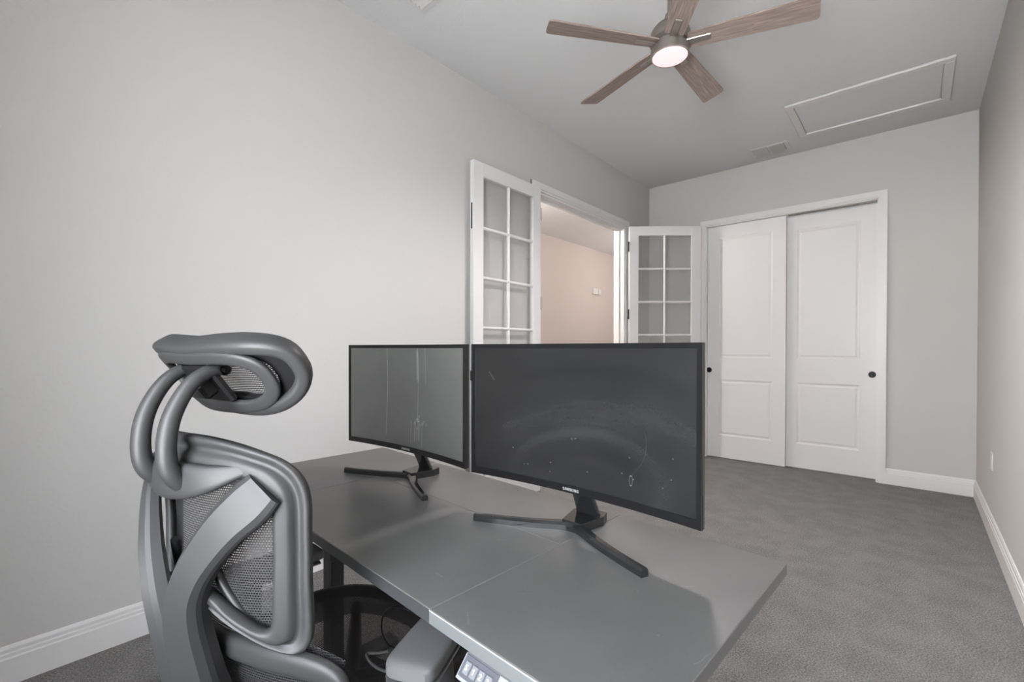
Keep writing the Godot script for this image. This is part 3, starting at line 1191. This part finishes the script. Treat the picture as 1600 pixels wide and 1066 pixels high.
func chair() -> void:
	var ch := thing("office_chair", "grey plastic and black mesh office chair with headrest at the desk", "chair", Vector3(-0.968, 0, -0.538), deg_to_rad(11.3))
	var groove := PackedVector2Array([Vector2(-1, -0.5), Vector2(-1, 0.3), Vector2(-0.9, 0.8), Vector2(-0.7, 1.0), Vector2(-0.2, 1.0), Vector2(0.02, 0.8), Vector2(0.15, 0.25), Vector2(0.3, 0.0), Vector2(0.45, 0.05), Vector2(0.6, 0.4), Vector2(0.78, 0.6), Vector2(0.93, 0.5), Vector2(1.0, 0.1), Vector2(1.0, -0.7), Vector2(0.0, -0.8)])
	var blade := PackedVector2Array([Vector2(-1, -0.7), Vector2(-1, 0.1), Vector2(-0.93, 0.5), Vector2(-0.7, 1.0), Vector2(0.7, 1.0), Vector2(0.93, 0.5), Vector2(1, 0.1), Vector2(1, -0.7), Vector2(0.8, -1), Vector2(-0.8, -1)])
	var face := Vector3(0, 0, 1)
	# --- back frame: [outer r, outer y, inner r, inner y] for the right half, top centre to bottom centre
	var half := [[0.0, 1.03, 0.0, 0.972], [0.06, 1.029, 0.056, 0.972], [0.11, 1.021, 0.10, 0.971], [0.15, 1.008, 0.128, 0.965], [0.181, 0.992, 0.147, 0.955], [0.201, 0.966, 0.159, 0.94], [0.209, 0.93, 0.163, 0.918], [0.208, 0.87, 0.162, 0.87], [0.208, 0.80, 0.161, 0.80], [0.21, 0.735, 0.16, 0.745], [0.207, 0.702, 0.155, 0.729], [0.192, 0.688, 0.143, 0.729], [0.16, 0.699, 0.125, 0.739], [0.126, 0.718, 0.1, 0.755], [0.089, 0.738, 0.073, 0.777], [0.05, 0.762, 0.04, 0.79], [0.0, 0.772, 0.0, 0.797]]
	var loop := half.duplicate()
	for k in range(half.size() - 2, 0, -1):
		var q: Array = half[k]
		loop.append([-q[0], q[1], -q[2], q[3]])
	var s := smooth(loop, 4, true)
	var st := []
	for q in s:
		var po := cv(q[0], q[1], back_v(q[0], q[1]) + 0.003)
		var pi := cv(q[2], q[3], back_v(q[2], q[3]) + 0.003)
		var w := (po - pi).normalized()
		# outward through direction: back of the chair
		var t := (face - w * face.dot(w)).normalized()
		st.append([(po + pi) / 2, w, t, po.distance_to(pi) / 2, 0.011])
	var b := MB.new()
	b.loft(st, groove, true)
	var back := put("back_frame", b, M.plastic, ch)
	# mesh stretched over the front of the frame
	b = MB.new()
	var rows := []
	var uvs := []
	for k in 31:
		var y := lerpf(0.70, 1.012, k / 30.0)
		var rm := 0.188 * pow(maxf(0.0, 1.0 - pow(absf((y - 0.845) / 0.178), 4.0)), 0.4)
		if y < 0.8:
			rm = minf(rm, 0.195)
		var row := PackedVector3Array()
		var uv := []
		for j in 33:
			var r := lerpf(-rm, rm, j / 32.0)
			var lower := 0.765 - 0.065 * minf(1.0, pow(absf(r) / 0.17, 1.5))
			var yy := maxf(y, lower)
			row.append(cv(r, yy, back_v(r, yy) + 0.016))
			uv.append(Vector2(r, yy))
		rows.append(row)
		uvs.append(uv)
	sheet(b, rows, Vector3(0, 0, -1), uvs)
	put("mesh", b, M.mesh, back)
	# yoke plate under the top of the frame, carrying the headrest
	b = MB.new()
	strip(b, [[-0.15, 0.985, V0 + 0.040, 0.006, 0.005], [-0.125, 0.978, V0 + 0.062, 0.011, 0.008], [-0.09, 0.968, V0 + 0.086, 0.020, 0.010], [-0.05, 0.962, V0 + 0.101, 0.028, 0.011], [0.0, 0.960, V0 + 0.107, 0.031, 0.012], [0.05, 0.962, V0 + 0.101, 0.028, 0.011], [0.09, 0.968, V0 + 0.086, 0.020, 0.010], [0.125, 0.978, V0 + 0.062, 0.011, 0.008], [0.15, 0.985, V0 + 0.040, 0.006, 0.005]], face, ellipse(18, 3.0), 6)
	put("yoke", b, M.plastic, back)
	# --- forked spine behind the back
	for sd in [-1.0, 1.0]:
		b = MB.new()
		var pts := []
		for q in [[0.166, 0.954, -0.050, 0.033, 0.008], [0.15, 0.932, -0.063, 0.037, 0.012], [0.122, 0.90, -0.081, 0.034, 0.014], [0.092, 0.86, -0.094, 0.031, 0.016], [0.067, 0.82, -0.102, 0.029, 0.018], [0.047, 0.775, -0.103, 0.029, 0.02], [0.036, 0.72, -0.095, 0.031, 0.022], [0.034, 0.66, -0.083, 0.033, 0.023], [0.033, 0.60, -0.067, 0.034, 0.024], [0.03, 0.52, -0.035, 0.033, 0.024], [0.03, 0.45, 0.05, 0.03, 0.022]]:
			pts.append([sd * q[0], q[1], V0 - q[2], q[3], q[4]])
		strip(b, pts, Vector3(0.45 * sd, 0.12, 1).normalized(), blade, 5, false, true)
		put("spine_branch", b, M.plastic, ch)
	b = MB.new()
	strip(b, [[0, 0.735, V0 + 0.092, 0.016, 0.014], [0, 0.66, V0 + 0.083, 0.03, 0.016], [0, 0.58, V0 + 0.058, 0.034, 0.018], [0, 0.50, V0 + 0.02, 0.034, 0.018], [0, 0.44, V0 - 0.06, 0.03, 0.018]], Vector3(0, 0.3, 1).normalized(), ellipse(16, 3.0), 5)
	put("spine_web", b, M.plastic, ch)
	# black links from the spine to the lumbar pad
	for sd in [-1.0, 1.0]:
		b = MB.new()
		tube(b, [[sd * 0.05, 0.84, V0 + 0.075, 0.007], [sd * 0.07, 0.79, V0 + 0.06, 0.008], [sd * 0.10, 0.745, V0 + 0.045, 0.009], [sd * 0.13, 0.70, V0 + 0.02, 0.009], [sd * 0.14, 0.66, V0 - 0.005, 0.009]], 5, 12)
		put("lumbar_link", b, M.black, ch)
	# --- lumbar pad
	var lv := func(r: float) -> float: return -0.035 * (1.0 - pow(r / 0.2, 2.0))
	loop = []
	for k in 28:
		var a := TAU * k / 28.0
		var cx := cos(a)
		var sy := sin(a)
		var r := 0.252 * signf(cx) * pow(absf(cx), 0.6)
		var y := 0.61 + 0.055 * signf(sy) * pow(absf(sy), 0.7) + 0.012 * pow(absf(r) / 0.25, 2.0)
		loop.append([r, y, V0 - lv.call(r), 0.020, 0.012])
	b = MB.new()
	strip(b, loop, face, ellipse(16, 2.6), 3, true)
	var lum := put("lumbar_support", b, M.plastic, ch)
	b = MB.new()
	rows = []
	uvs = []
	for k in 13:
		var row := PackedVector3Array()
		var uv := []
		for j in 41:
			var r := lerpf(-0.245, 0.245, j / 40.0)
			var hgt := 0.055 + 0.05 * (1.0 - pow(absf(r) / 0.245, 2.0)) if k > 6 else 0.055
			var y := 0.612 + (k - 6) / 6.0 * hgt
			row.append(cv(r, y, lv.call(r) + 0.012 + 0.006 * absf(k - 6.0) / 6.0))
			uv.append(Vector2(r, y))
		rows.append(row)
		uvs.append(uv)
	sheet(b, rows, Vector3(0, 0, -1), uvs)
	put("mesh", b, M.mesh, lum)
	# --- headrest: pitched back, ends curving forward
	headrest(ch)
	# --- seat
	loop = []
	var sc := 0.262
	for k in 40:
		var a := TAU * k / 40.0
		var cx := cos(a)
		var sy := sin(a)
		var r := 0.262 * signf(cx) * pow(absf(cx), 0.72)
		var vv := sc + 0.245 * signf(sy) * pow(absf(sy), 0.72)
		var y := 0.468 + 0.018 * pow(absf(r) / 0.26, 2.0) - 0.012 * maxf(0.0, (vv - sc) / 0.245)
		loop.append([r, y, V0 - vv, 0.022, 0.014])
	b = MB.new()
	strip(b, loop, Vector3.UP, ellipse(14, 2.4), 2, true)
	var seat := put("seat_frame", b, M.seat_rim, ch)
	b = MB.new()
	rows = []
	uvs = []
	for k in 17:
		var q := k / 16.0
		var row := PackedVector3Array()
		var uv := []
		for j in 49:
			var a := TAU * j / 48.0
			var cx := cos(a)
			var sy := sin(a)
			var r := q * 0.25 * signf(cx) * pow(absf(cx), lerpf(1.0, 0.72, q))
			var dv := q * 0.233 * signf(sy) * pow(absf(sy), lerpf(1.0, 0.72, q))
			var y := 0.462 + 0.022 * pow(q, 2.0) + 0.014 * pow(absf(r) / 0.26, 2.0) - 0.012 * maxf(0.0, dv / 0.245)
			row.append(cv(r, y, sc + dv))
			uv.append(Vector2(r, dv))
		rows.append(row)
		uvs.append(uv)
	sheet(b, rows, Vector3.UP, uvs)
	put("mesh", b, M.mesh_dense, seat)
	# doubled fabric band round the edge of the seat
	b = MB.new()
	rows = []
	uvs = []
	for k in 7:
		var q := lerpf(0.62, 1.0, k / 6.0)
		var row := PackedVector3Array()
		var uv := []
		for j in 49:
			var a := TAU * j / 48.0
			var cx := cos(a)
			var sy := sin(a)
			var r := q * 0.25 * signf(cx) * pow(absf(cx), lerpf(1.0, 0.72, q))
			var dv := q * 0.233 * signf(sy) * pow(absf(sy), lerpf(1.0, 0.72, q))
			var y := 0.4635 + 0.022 * pow(q, 2.0) + 0.014 * pow(absf(r) / 0.26, 2.0) - 0.012 * maxf(0.0, dv / 0.245)
			row.append(cv(r, y, sc + dv))
			uv.append(Vector2(r, dv) + Vector2(0.0013, 0.0009))
		rows.append(row)
		uvs.append(uv)
	sheet(b, rows, Vector3.UP, uvs)
	put("edge_fabric", b, M.mesh_edge, seat)
	# crossed supports and tilt mechanism below the seat
	b = MB.new()
	for q in [[-0.2, 0.07, 0.2, 0.45], [0.2, 0.07, -0.2, 0.45]]:
		tube(b, [[q[0], 0.43, V0 - q[1], 0.014], [0.0, 0.405, V0 - 0.26, 0.02], [q[2], 0.43, V0 - q[3], 0.014]], 5, 10)
	put("seat_support", b, M.black, ch)
	b = MB.new()
	b.box(cv(0, 0.385, 0.22), Vector3(0.17, 0.06, 0.26), 0.015)
	put("tilt_mechanism", b, M.black, ch)
	b = MB.new()
	b.lathe(PackedVector2Array([Vector2(0.026, 0.10), Vector2(0.026, 0.25), Vector2(0.017, 0.25), Vector2(0.017, 0.37)]), 20, Transform3D(Basis.IDENTITY, cv(0, 0, 0.25)))
	put("gas_lift", b, M.black, ch)
	for k in 5:
		var a := TAU * k / 5.0 + 0.5
		var dir := Vector3(cos(a), 0, sin(a))
		b = MB.new()
		strip(b, [[0, 0.115, 0, 0.03, 0.022], [dir.x * 0.12, 0.11, dir.z * 0.12, 0.026, 0.018], [dir.x * 0.30, 0.085, dir.z * 0.30, 0.018, 0.012]], Vector3.UP, ellipse(14, 3.0), 4)
		put("base_leg", b, M.black, ch)
		b = MB.new()
		var side := Vector3(-dir.z, 0, dir.x)
		for sd in [-1.0, 1.0]:
			b.lathe(PackedVector2Array([Vector2(0, -0.009), Vector2(0.024, -0.009), Vector2(0.028, -0.005), Vector2(0.028, 0.005), Vector2(0.024, 0.009), Vector2(0, 0.009)]), 18, Transform3D(Basis(dir, side, dir.cross(side)), dir * 0.30 + Vector3(0, 0.029, 0) + side * sd * 0.016))
		b.box(dir * 0.30 + Vector3(0, 0.058, 0), Vector3(0.012, 0.05, 0.012), 0.002)
		put("caster", b, M.black, ch)
	# --- armrests
	for sd in [-1.0, 1.0]:
		var an: float = deg_to_rad(14.0) * sd
		var fwd := Vector3(-sin(an), 0, -cos(an))
		var c0 := cv(sd * 0.303, 0.615, 0.112)
		b = MB.new()
		var pts := []
		for q in [[0.0, 0.036, 0.011], [0.008, 0.043, 0.015], [0.022, 0.047, 0.017], [0.06, 0.048, 0.017], [0.15, 0.046, 0.015], [0.235, 0.043, 0.014], [0.25, 0.036, 0.011]]:
			var p: Vector3 = c0 + fwd * q[0]
			pts.append([p.x, p.y, p.z, q[1], q[2]])
		strip(b, pts, Vector3.UP, ellipse(24, 4.5), 3)
		var pad := put("armrest_pad", b, M.pad, ch)
		b = MB.new()
		pts = []
		for q in [[-0.001, 0.036, 0.004], [0.01, 0.044, 0.004], [0.03, 0.0485, 0.004], [0.15, 0.047, 0.004], [0.24, 0.042, 0.004]]:
			var p: Vector3 = c0 + fwd * q[0] + Vector3(0, -0.019, 0)
			pts.append([p.x, p.y, p.z, q[1], q[2]])
		strip(b, pts, Vector3.UP, ellipse(20, 4.0), 3)
		put("trim_plate", b, M.silver, pad)
		b = MB.new()
		tube(b, [[sd * 0.30, 0.592, V0 - 0.2, 0.028], [sd * 0.305, 0.52, V0 - 0.2, 0.028], [sd * 0.30, 0.42, V0 - 0.2, 0.026], [sd * 0.25, 0.375, V0 - 0.2, 0.022], [sd * 0.06, 0.37, V0 - 0.2, 0.022]], 6, 18)
		put("armrest_post", b, M.plastic, ch)

func headrest(ch: Node3D) -> void:
	var pitch := deg_to_rad(36.0)
	var c := cv(0, 1.117, -0.036)
	var up := Vector3(0, cos(pitch), sin(pitch))
	var nrm := Vector3(0, sin(pitch), -cos(pitch))
	var R := 0.187
	var T := 0.083
	var at := func(a: float, q: float, off: float) -> Vector3:
		var ca := cos(a)
		var sa := sin(a)
		var x := q * R * signf(ca) * pow(absf(ca), 0.75)
		var t := q * T * signf(sa) * pow(absf(sa), 0.75)
		# dips in the middle of the top and bottom edges, ends curve forward
		t *= 0.80 + 0.20 * pow(absf(x) / R, 1.2)
		return c + Vector3(x, 0, 0) + up * t + nrm * (0.018 * pow(absf(x) / R, 2.0) + 0.04 * pow(absf(x) / R, 5.0) + off)
	var ring := func(q: float, off: float, hw: float, ht: float, prof: PackedVector2Array) -> MB:
		var st := []
		for k in 72:
			var a := TAU * k / 72.0
			var p: Vector3 = at.call(a, q, off)
			var tan: Vector3 = (at.call(a + 0.02, q, off) - at.call(a - 0.02, q, off)).normalized()
			var rad: Vector3 = (at.call(a, q + 0.02, off) - at.call(a, q - 0.02, off)).normalized()
			rad = (rad - tan * rad.dot(tan)).normalized()
			st.append([p, rad, tan.cross(rad).normalized(), hw, ht])
		var b := MB.new()
		b.loft(st, prof, true)
		return b
	var rim: MB = ring.call(0.93, 0.006, 0.013, 0.021, ellipse(24, 3.2))
	var h := put("headrest", rim, M.plastic, ch)
	put("back_plate", ring.call(0.76, -0.012, 0.012, 0.006, ellipse(16, 3.0)), M.plastic, h)
	put("groove", ring.call(0.845, 0.002, 0.016, 0.004, ellipse(12, 3.0)), M.black, h)
	var mesh_sheet := func(qmax: float, off: float) -> MB:
		var b := MB.new()
		var rows := []
		var uvs := []
		for k in 13:
			var row := PackedVector3Array()
			var uv := []
			for j in 65:
				var p: Vector3 = at.call(TAU * j / 64.0, qmax * k / 12.0, off)
				row.append(p)
				uv.append(Vector2((p - c).x, (p - c).dot(up)))
			rows.append(row)
			uvs.append(uv)
		sheet(b, rows, nrm, uvs)
		return b
	put("mesh", mesh_sheet.call(0.92, 0.016), M.mesh, h)
	# pivot bracket and the two curved arms
	var b := MB.new()
	b.box(Vector3(0, 0, 0), Vector3(0.10, 0.075, 0.012), 0.004, Transform3D(Basis(Vector3.RIGHT, up, -nrm), c - nrm * 0.014))
	b.box(Vector3(0, 0, 0), Vector3(0.062, 0.03, 0.03), 0.005, Transform3D(Basis(Vector3.RIGHT, up, -nrm), c - nrm * 0.026))
	put("pivot_bracket", b, M.black, h)
	for sd in [-1.0, 1.0]:
		b = MB.new()
		var x: float = sd * 0.042
		tube(b, [[x, 1.133, V0 + 0.046, 0.0100], [x, 1.130, V0 + 0.066, 0.0108], [x, 1.116, V0 + 0.088, 0.0116], [x, 1.090, V0 + 0.107, 0.0124], [x, 1.057, V0 + 0.121, 0.0132], [x, 1.022, V0 + 0.1265, 0.0136], [x, 0.992, V0 + 0.125, 0.0140], [x, 0.972, V0 + 0.118, 0.0140], [x, 0.956, V0 + 0.106, 0.0124]], 5, 20)
		put("headrest_arm", b, M.plastic, h)
		b = MB.new()
		b.lathe(PackedVector2Array([Vector2(0, 0.004), Vector2(0.004, 0.004), Vector2(0.004, 0.001), Vector2(0.007, 0.001), Vector2(0.007, 0.004), Vector2(0.0095, 0.003), Vector2(0.0095, -0.004)]), 20, Transform3D(Basis(Vector3.FORWARD, -PI / 2 * sd), Vector3(sd * 0.0545, 1.133, V0 + 0.048)))
		put("pivot_cap", b, M.black, h)

# ---------------------------------------------------------------- fan
func fan() -> void:
	var f := thing("ceiling_fan", "five blade ceiling fan with brushed nickel body and lit round lamp", "ceiling fan", Vector3(-0.951, HC, -2.301))
	var b := MB.new()
	b.lathe(PackedVector2Array([Vector2(0, -0.05), Vector2(0.03, -0.05), Vector2(0.06, -0.035), Vector2(0.068, -0.01), Vector2(0.068, 0)]))
	put("canopy", b, M.nickel, f)
	b = MB.new()
	b.lathe(PackedVector2Array([Vector2(0.012, -0.24), Vector2(0.012, -0.045)]), 20)
	put("downrod", b, M.nickel, f)
	b = MB.new()
	b.lathe(PackedVector2Array([Vector2(0.0, -0.215), Vector2(0.022, -0.205), Vector2(0.026, -0.19), Vector2(0.022, -0.175), Vector2(0, -0.17)]), 24)
	put("coupling", b, M.nickel, f)
	b = MB.new()
	b.lathe(PackedVector2Array([Vector2(0.085, -0.325), Vector2(0.1, -0.315), Vector2(0.1, -0.29), Vector2(0.092, -0.262), Vector2(0.075, -0.24), Vector2(0.05, -0.226), Vector2(0.02, -0.22)]), 48)
	b.lathe(PackedVector2Array([Vector2(0.0, -0.35), Vector2(0.082, -0.35), Vector2(0.082, -0.325)]), 48)
	put("motor_housing", b, M.nickel, f)
	b = MB.new()
	b.lathe(PackedVector2Array([Vector2(0.0, -0.384), Vector2(0.090, -0.392), Vector2(0.094, -0.388), Vector2(0.094, -0.354), Vector2(0.088, -0.35), Vector2(0, -0.35)]), 48)
	put("light_kit", b, M.nickel, f)
	b = MB.new()
	b.lathe(PackedVector2Array([Vector2(0.0, -0.402), Vector2(0.05, -0.400), Vector2(0.080, -0.395), Vector2(0.089, -0.390), Vector2(0.089, -0.386)]), 48)
	put("lamp_diffuser", b, M.lamp, f).set_meta("label", "glowing pinkish white lamp disc")
	var l := SpotLight3D.new()
	l.name = "fan_light"
	l.rotation.x = -PI / 2
	l.spot_angle = 82.0
	l.spot_angle_attenuation = 1.0
	l.spot_range = 12.0
	l.spot_attenuation = 2.0
	l.light_color = Color(1.0, 0.965, 0.96)
	l.light_energy = 22.0
	l.light_size = 0.09
	l.shadow_enabled = true
	l.position = Vector3(0, -0.43, 0)
	f.add_child(l)
	for k in 5:
		var a := deg_to_rad(126.8 + 72.0 * k)
		var dir := Vector3(cos(a), 0, sin(a))
		var hold := Node3D.new()
		hold.name = "blade"
		var side := Vector3.UP.cross(dir)
		f.add_child(hold, true)
		hold.basis = Basis(dir, Vector3.UP, dir.cross(Vector3.UP)).rotated(dir, deg_to_rad(-12.0))
		hold.position = Vector3(0, -0.33, 0)
		b = MB.new()
		var o := [Vector2(0.085, 0.046), Vector2(0.16, 0.05), Vector2(0.62, 0.064), Vector2(0.634, 0.062), Vector2(0.642, 0.05), Vector2(0.655, -0.05), Vector2(0.65, -0.06), Vector2(0.638, -0.064), Vector2(0.16, -0.05), Vector2(0.085, -0.046)]
		b.prism(PackedVector2Array(o), -0.004, 0.004, Transform3D(Basis(Vector3.RIGHT, Vector3(0, 0, 1), Vector3.UP), Vector3.ZERO))
		for j in b.u.size():
			b.u[j] = b.u[j] * Vector2(1.6, 3.0) + Vector2(0.13 * k, 0.31 * k)
		put("blade_board", b, M.blade, hold)
		b = MB.new()
		b.box(Vector3(0.135, -0.007, 0), Vector3(0.115, 0.008, 0.036), 0.003)
		put("blade_iron", b, M.nickel, hold)

# ---------------------------------------------------------------- ceiling fittings
func ceiling_fittings() -> void:
	var a := thing("attic_hatch", "white framed attic access hatch in the ceiling near the closet", "hatch", Vector3(-0.295, HC, -4.415))
	var hx := 0.482
	var hz := 0.342
	var t := 0.055
	for q in [[0.0, hz - t / 2, 2 * hx, t], [0.0, -hz + t / 2, 2 * hx, t], [hx - t / 2, 0.0, t, 2 * hz - 2 * t], [-hx + t / 2, 0.0, t, 2 * hz - 2 * t]]:
		var b := MB.new()
		b.box(Vector3(q[0], -0.009, q[1]), Vector3(q[2], 0.018, q[3]), 0.004)
		put("frame_rail", b, M.trim, a)
	var p := MB.new()
	p.box(Vector3(0, -0.003, 0), Vector3(2 * hx - 2 * t - 0.008, 0.006, 2 * hz - 2 * t - 0.008), 0.001)
	put("hatch_panel", p, M.ceiling, a)
	# two-way supply register
	var v := thing("ceiling_vent", "small two-section air vent in the ceiling beside the attic hatch", "vent", Vector3(-1.045, HC, -4.872))
	var b := MB.new()
	for q in [[0.0, 0.1, 0.33, 0.03], [0.0, -0.1, 0.33, 0.03], [0.1475, 0.0, 0.035, 0.17], [-0.1475, 0.0, 0.035, 0.17], [0.0, 0.0, 0.014, 0.17]]:
		b.box(Vector3(q[0], -0.004, q[1]), Vector3(q[2], 0.008, q[3]), 0.002)
	put("frame", b, M.plate, v)
	b = MB.new()
	b.box(Vector3(0, -0.0006, 0), Vector3(0.29, 0.001, 0.18))
	put("duct_shade", b, M.vent_shade, v)  # flat dark sheet, shade of the duct opening painted in
	for sx in [-1.0, 1.0]:
		for k in 5:
			b = MB.new()
			b.box(Vector3.ZERO, Vector3(0.118, 0.0015, 0.03), 0.0, Transform3D(Basis(Vector3.RIGHT, deg_to_rad(-38)), Vector3(sx * 0.0675, -0.011, -0.068 + 0.034 * k)))
			put("slat", b, M.slat, v)
	# return grille near the left wall
	var g := thing("air_grille", "white slatted air grille in the ceiling above the left wall", "vent", Vector3(-1.91, HC, -1.44))
	b = MB.new()
	for s in [-1.0, 1.0]:
		b.box(Vector3(0, -0.004, s * 0.16), Vector3(0.35, 0.008, 0.03), 0.002)
		b.box(Vector3(s * 0.16, -0.004, 0), Vector3(0.03, 0.008, 0.29), 0.002)
	put("frame", b, M.plate, g)
	b = MB.new()
	b.box(Vector3(0, -0.0006, 0), Vector3(0.3, 0.001, 0.3))
	put("duct_shade", b, M.vent_shade, g)  # shade above the grille painted as a flat dark sheet
	for k in 12:
		b = MB.new()
		b.box(Vector3.ZERO, Vector3(0.29, 0.0015, 0.02), 0.0, Transform3D(Basis(Vector3.RIGHT, deg_to_rad(-35)), Vector3(0, -0.008, -0.132 + 0.024 * k)))
		put("slat", b, M.plate, g)

# ---------------------------------------------------------------- small things
func small_things() -> void:
	var o := thing("wall_outlet", "white electrical outlet plate low on the right wall", "outlet", Vector3(XR, 0.47, -4.14))
	var b := MB.new()
	b.box(Vector3(-0.003, 0, 0), Vector3(0.006, 0.116, 0.072), 0.0025)
	put("cover_plate", b, M.plate, o)
	for s in [-1.0, 1.0]:
		b = MB.new()
		b.box(Vector3(-0.0065, s * 0.02, 0), Vector3(0.002, 0.028, 0.033), 0.0008)
		put("socket", b, M.plate, o)
	# sounder on the hall wall
	var h := thing("wall_sounder", "small white alarm sounder high on the beige hall wall", "alarm", Vector3(HX, 2.255, -7.61))
	b = MB.new()
	b.box(Vector3(0.02, 0, 0), Vector3(0.04, 0.12, 0.17), 0.008)
	put("housing", b, M.plate, h)
	b = MB.new()
	b.box(Vector3(0.022, -0.005, -0.14), Vector3(0.044, 0.1, 0.08), 0.008)
	put("strobe", b, M.plate, h)
	# leads trailing from under the desk onto the chair seat
	b = MB.new()
	tube(b, [[-0.828, 0.565, -0.639, 0.0022], [-0.867, 0.56, -0.642, 0.0022], [-0.889, 0.565, -0.631, 0.0022], [-0.914, 0.565, -0.617, 0.0022], [-0.925, 0.55, -0.603, 0.0022], [-0.929, 0.52, -0.60, 0.0022], [-0.917, 0.50, -0.599, 0.0022], [-0.89, 0.492, -0.60, 0.0022], [-0.84, 0.494, -0.61, 0.0022]], 8, 8)
	tag(put("power_lead", b, M.black), "thin black lead looping from the desk onto the chair seat", "cable")
	b = MB.new()
	tube(b, [[-0.877, 0.495, -0.582, 0.003], [-0.888, 0.496, -0.562, 0.003], [-0.902, 0.496, -0.547, 0.0035], [-0.89, 0.495, -0.540, 0.003], [-0.865, 0.494, -0.537, 0.003], [-0.831, 0.494, -0.542, 0.003], [-0.794, 0.494, -0.564, 0.003]], 8, 8)
	tag(put("signal_lead", b, M.lead), "short grey lead folded in a V on the chair seat beside the armrest", "cable")
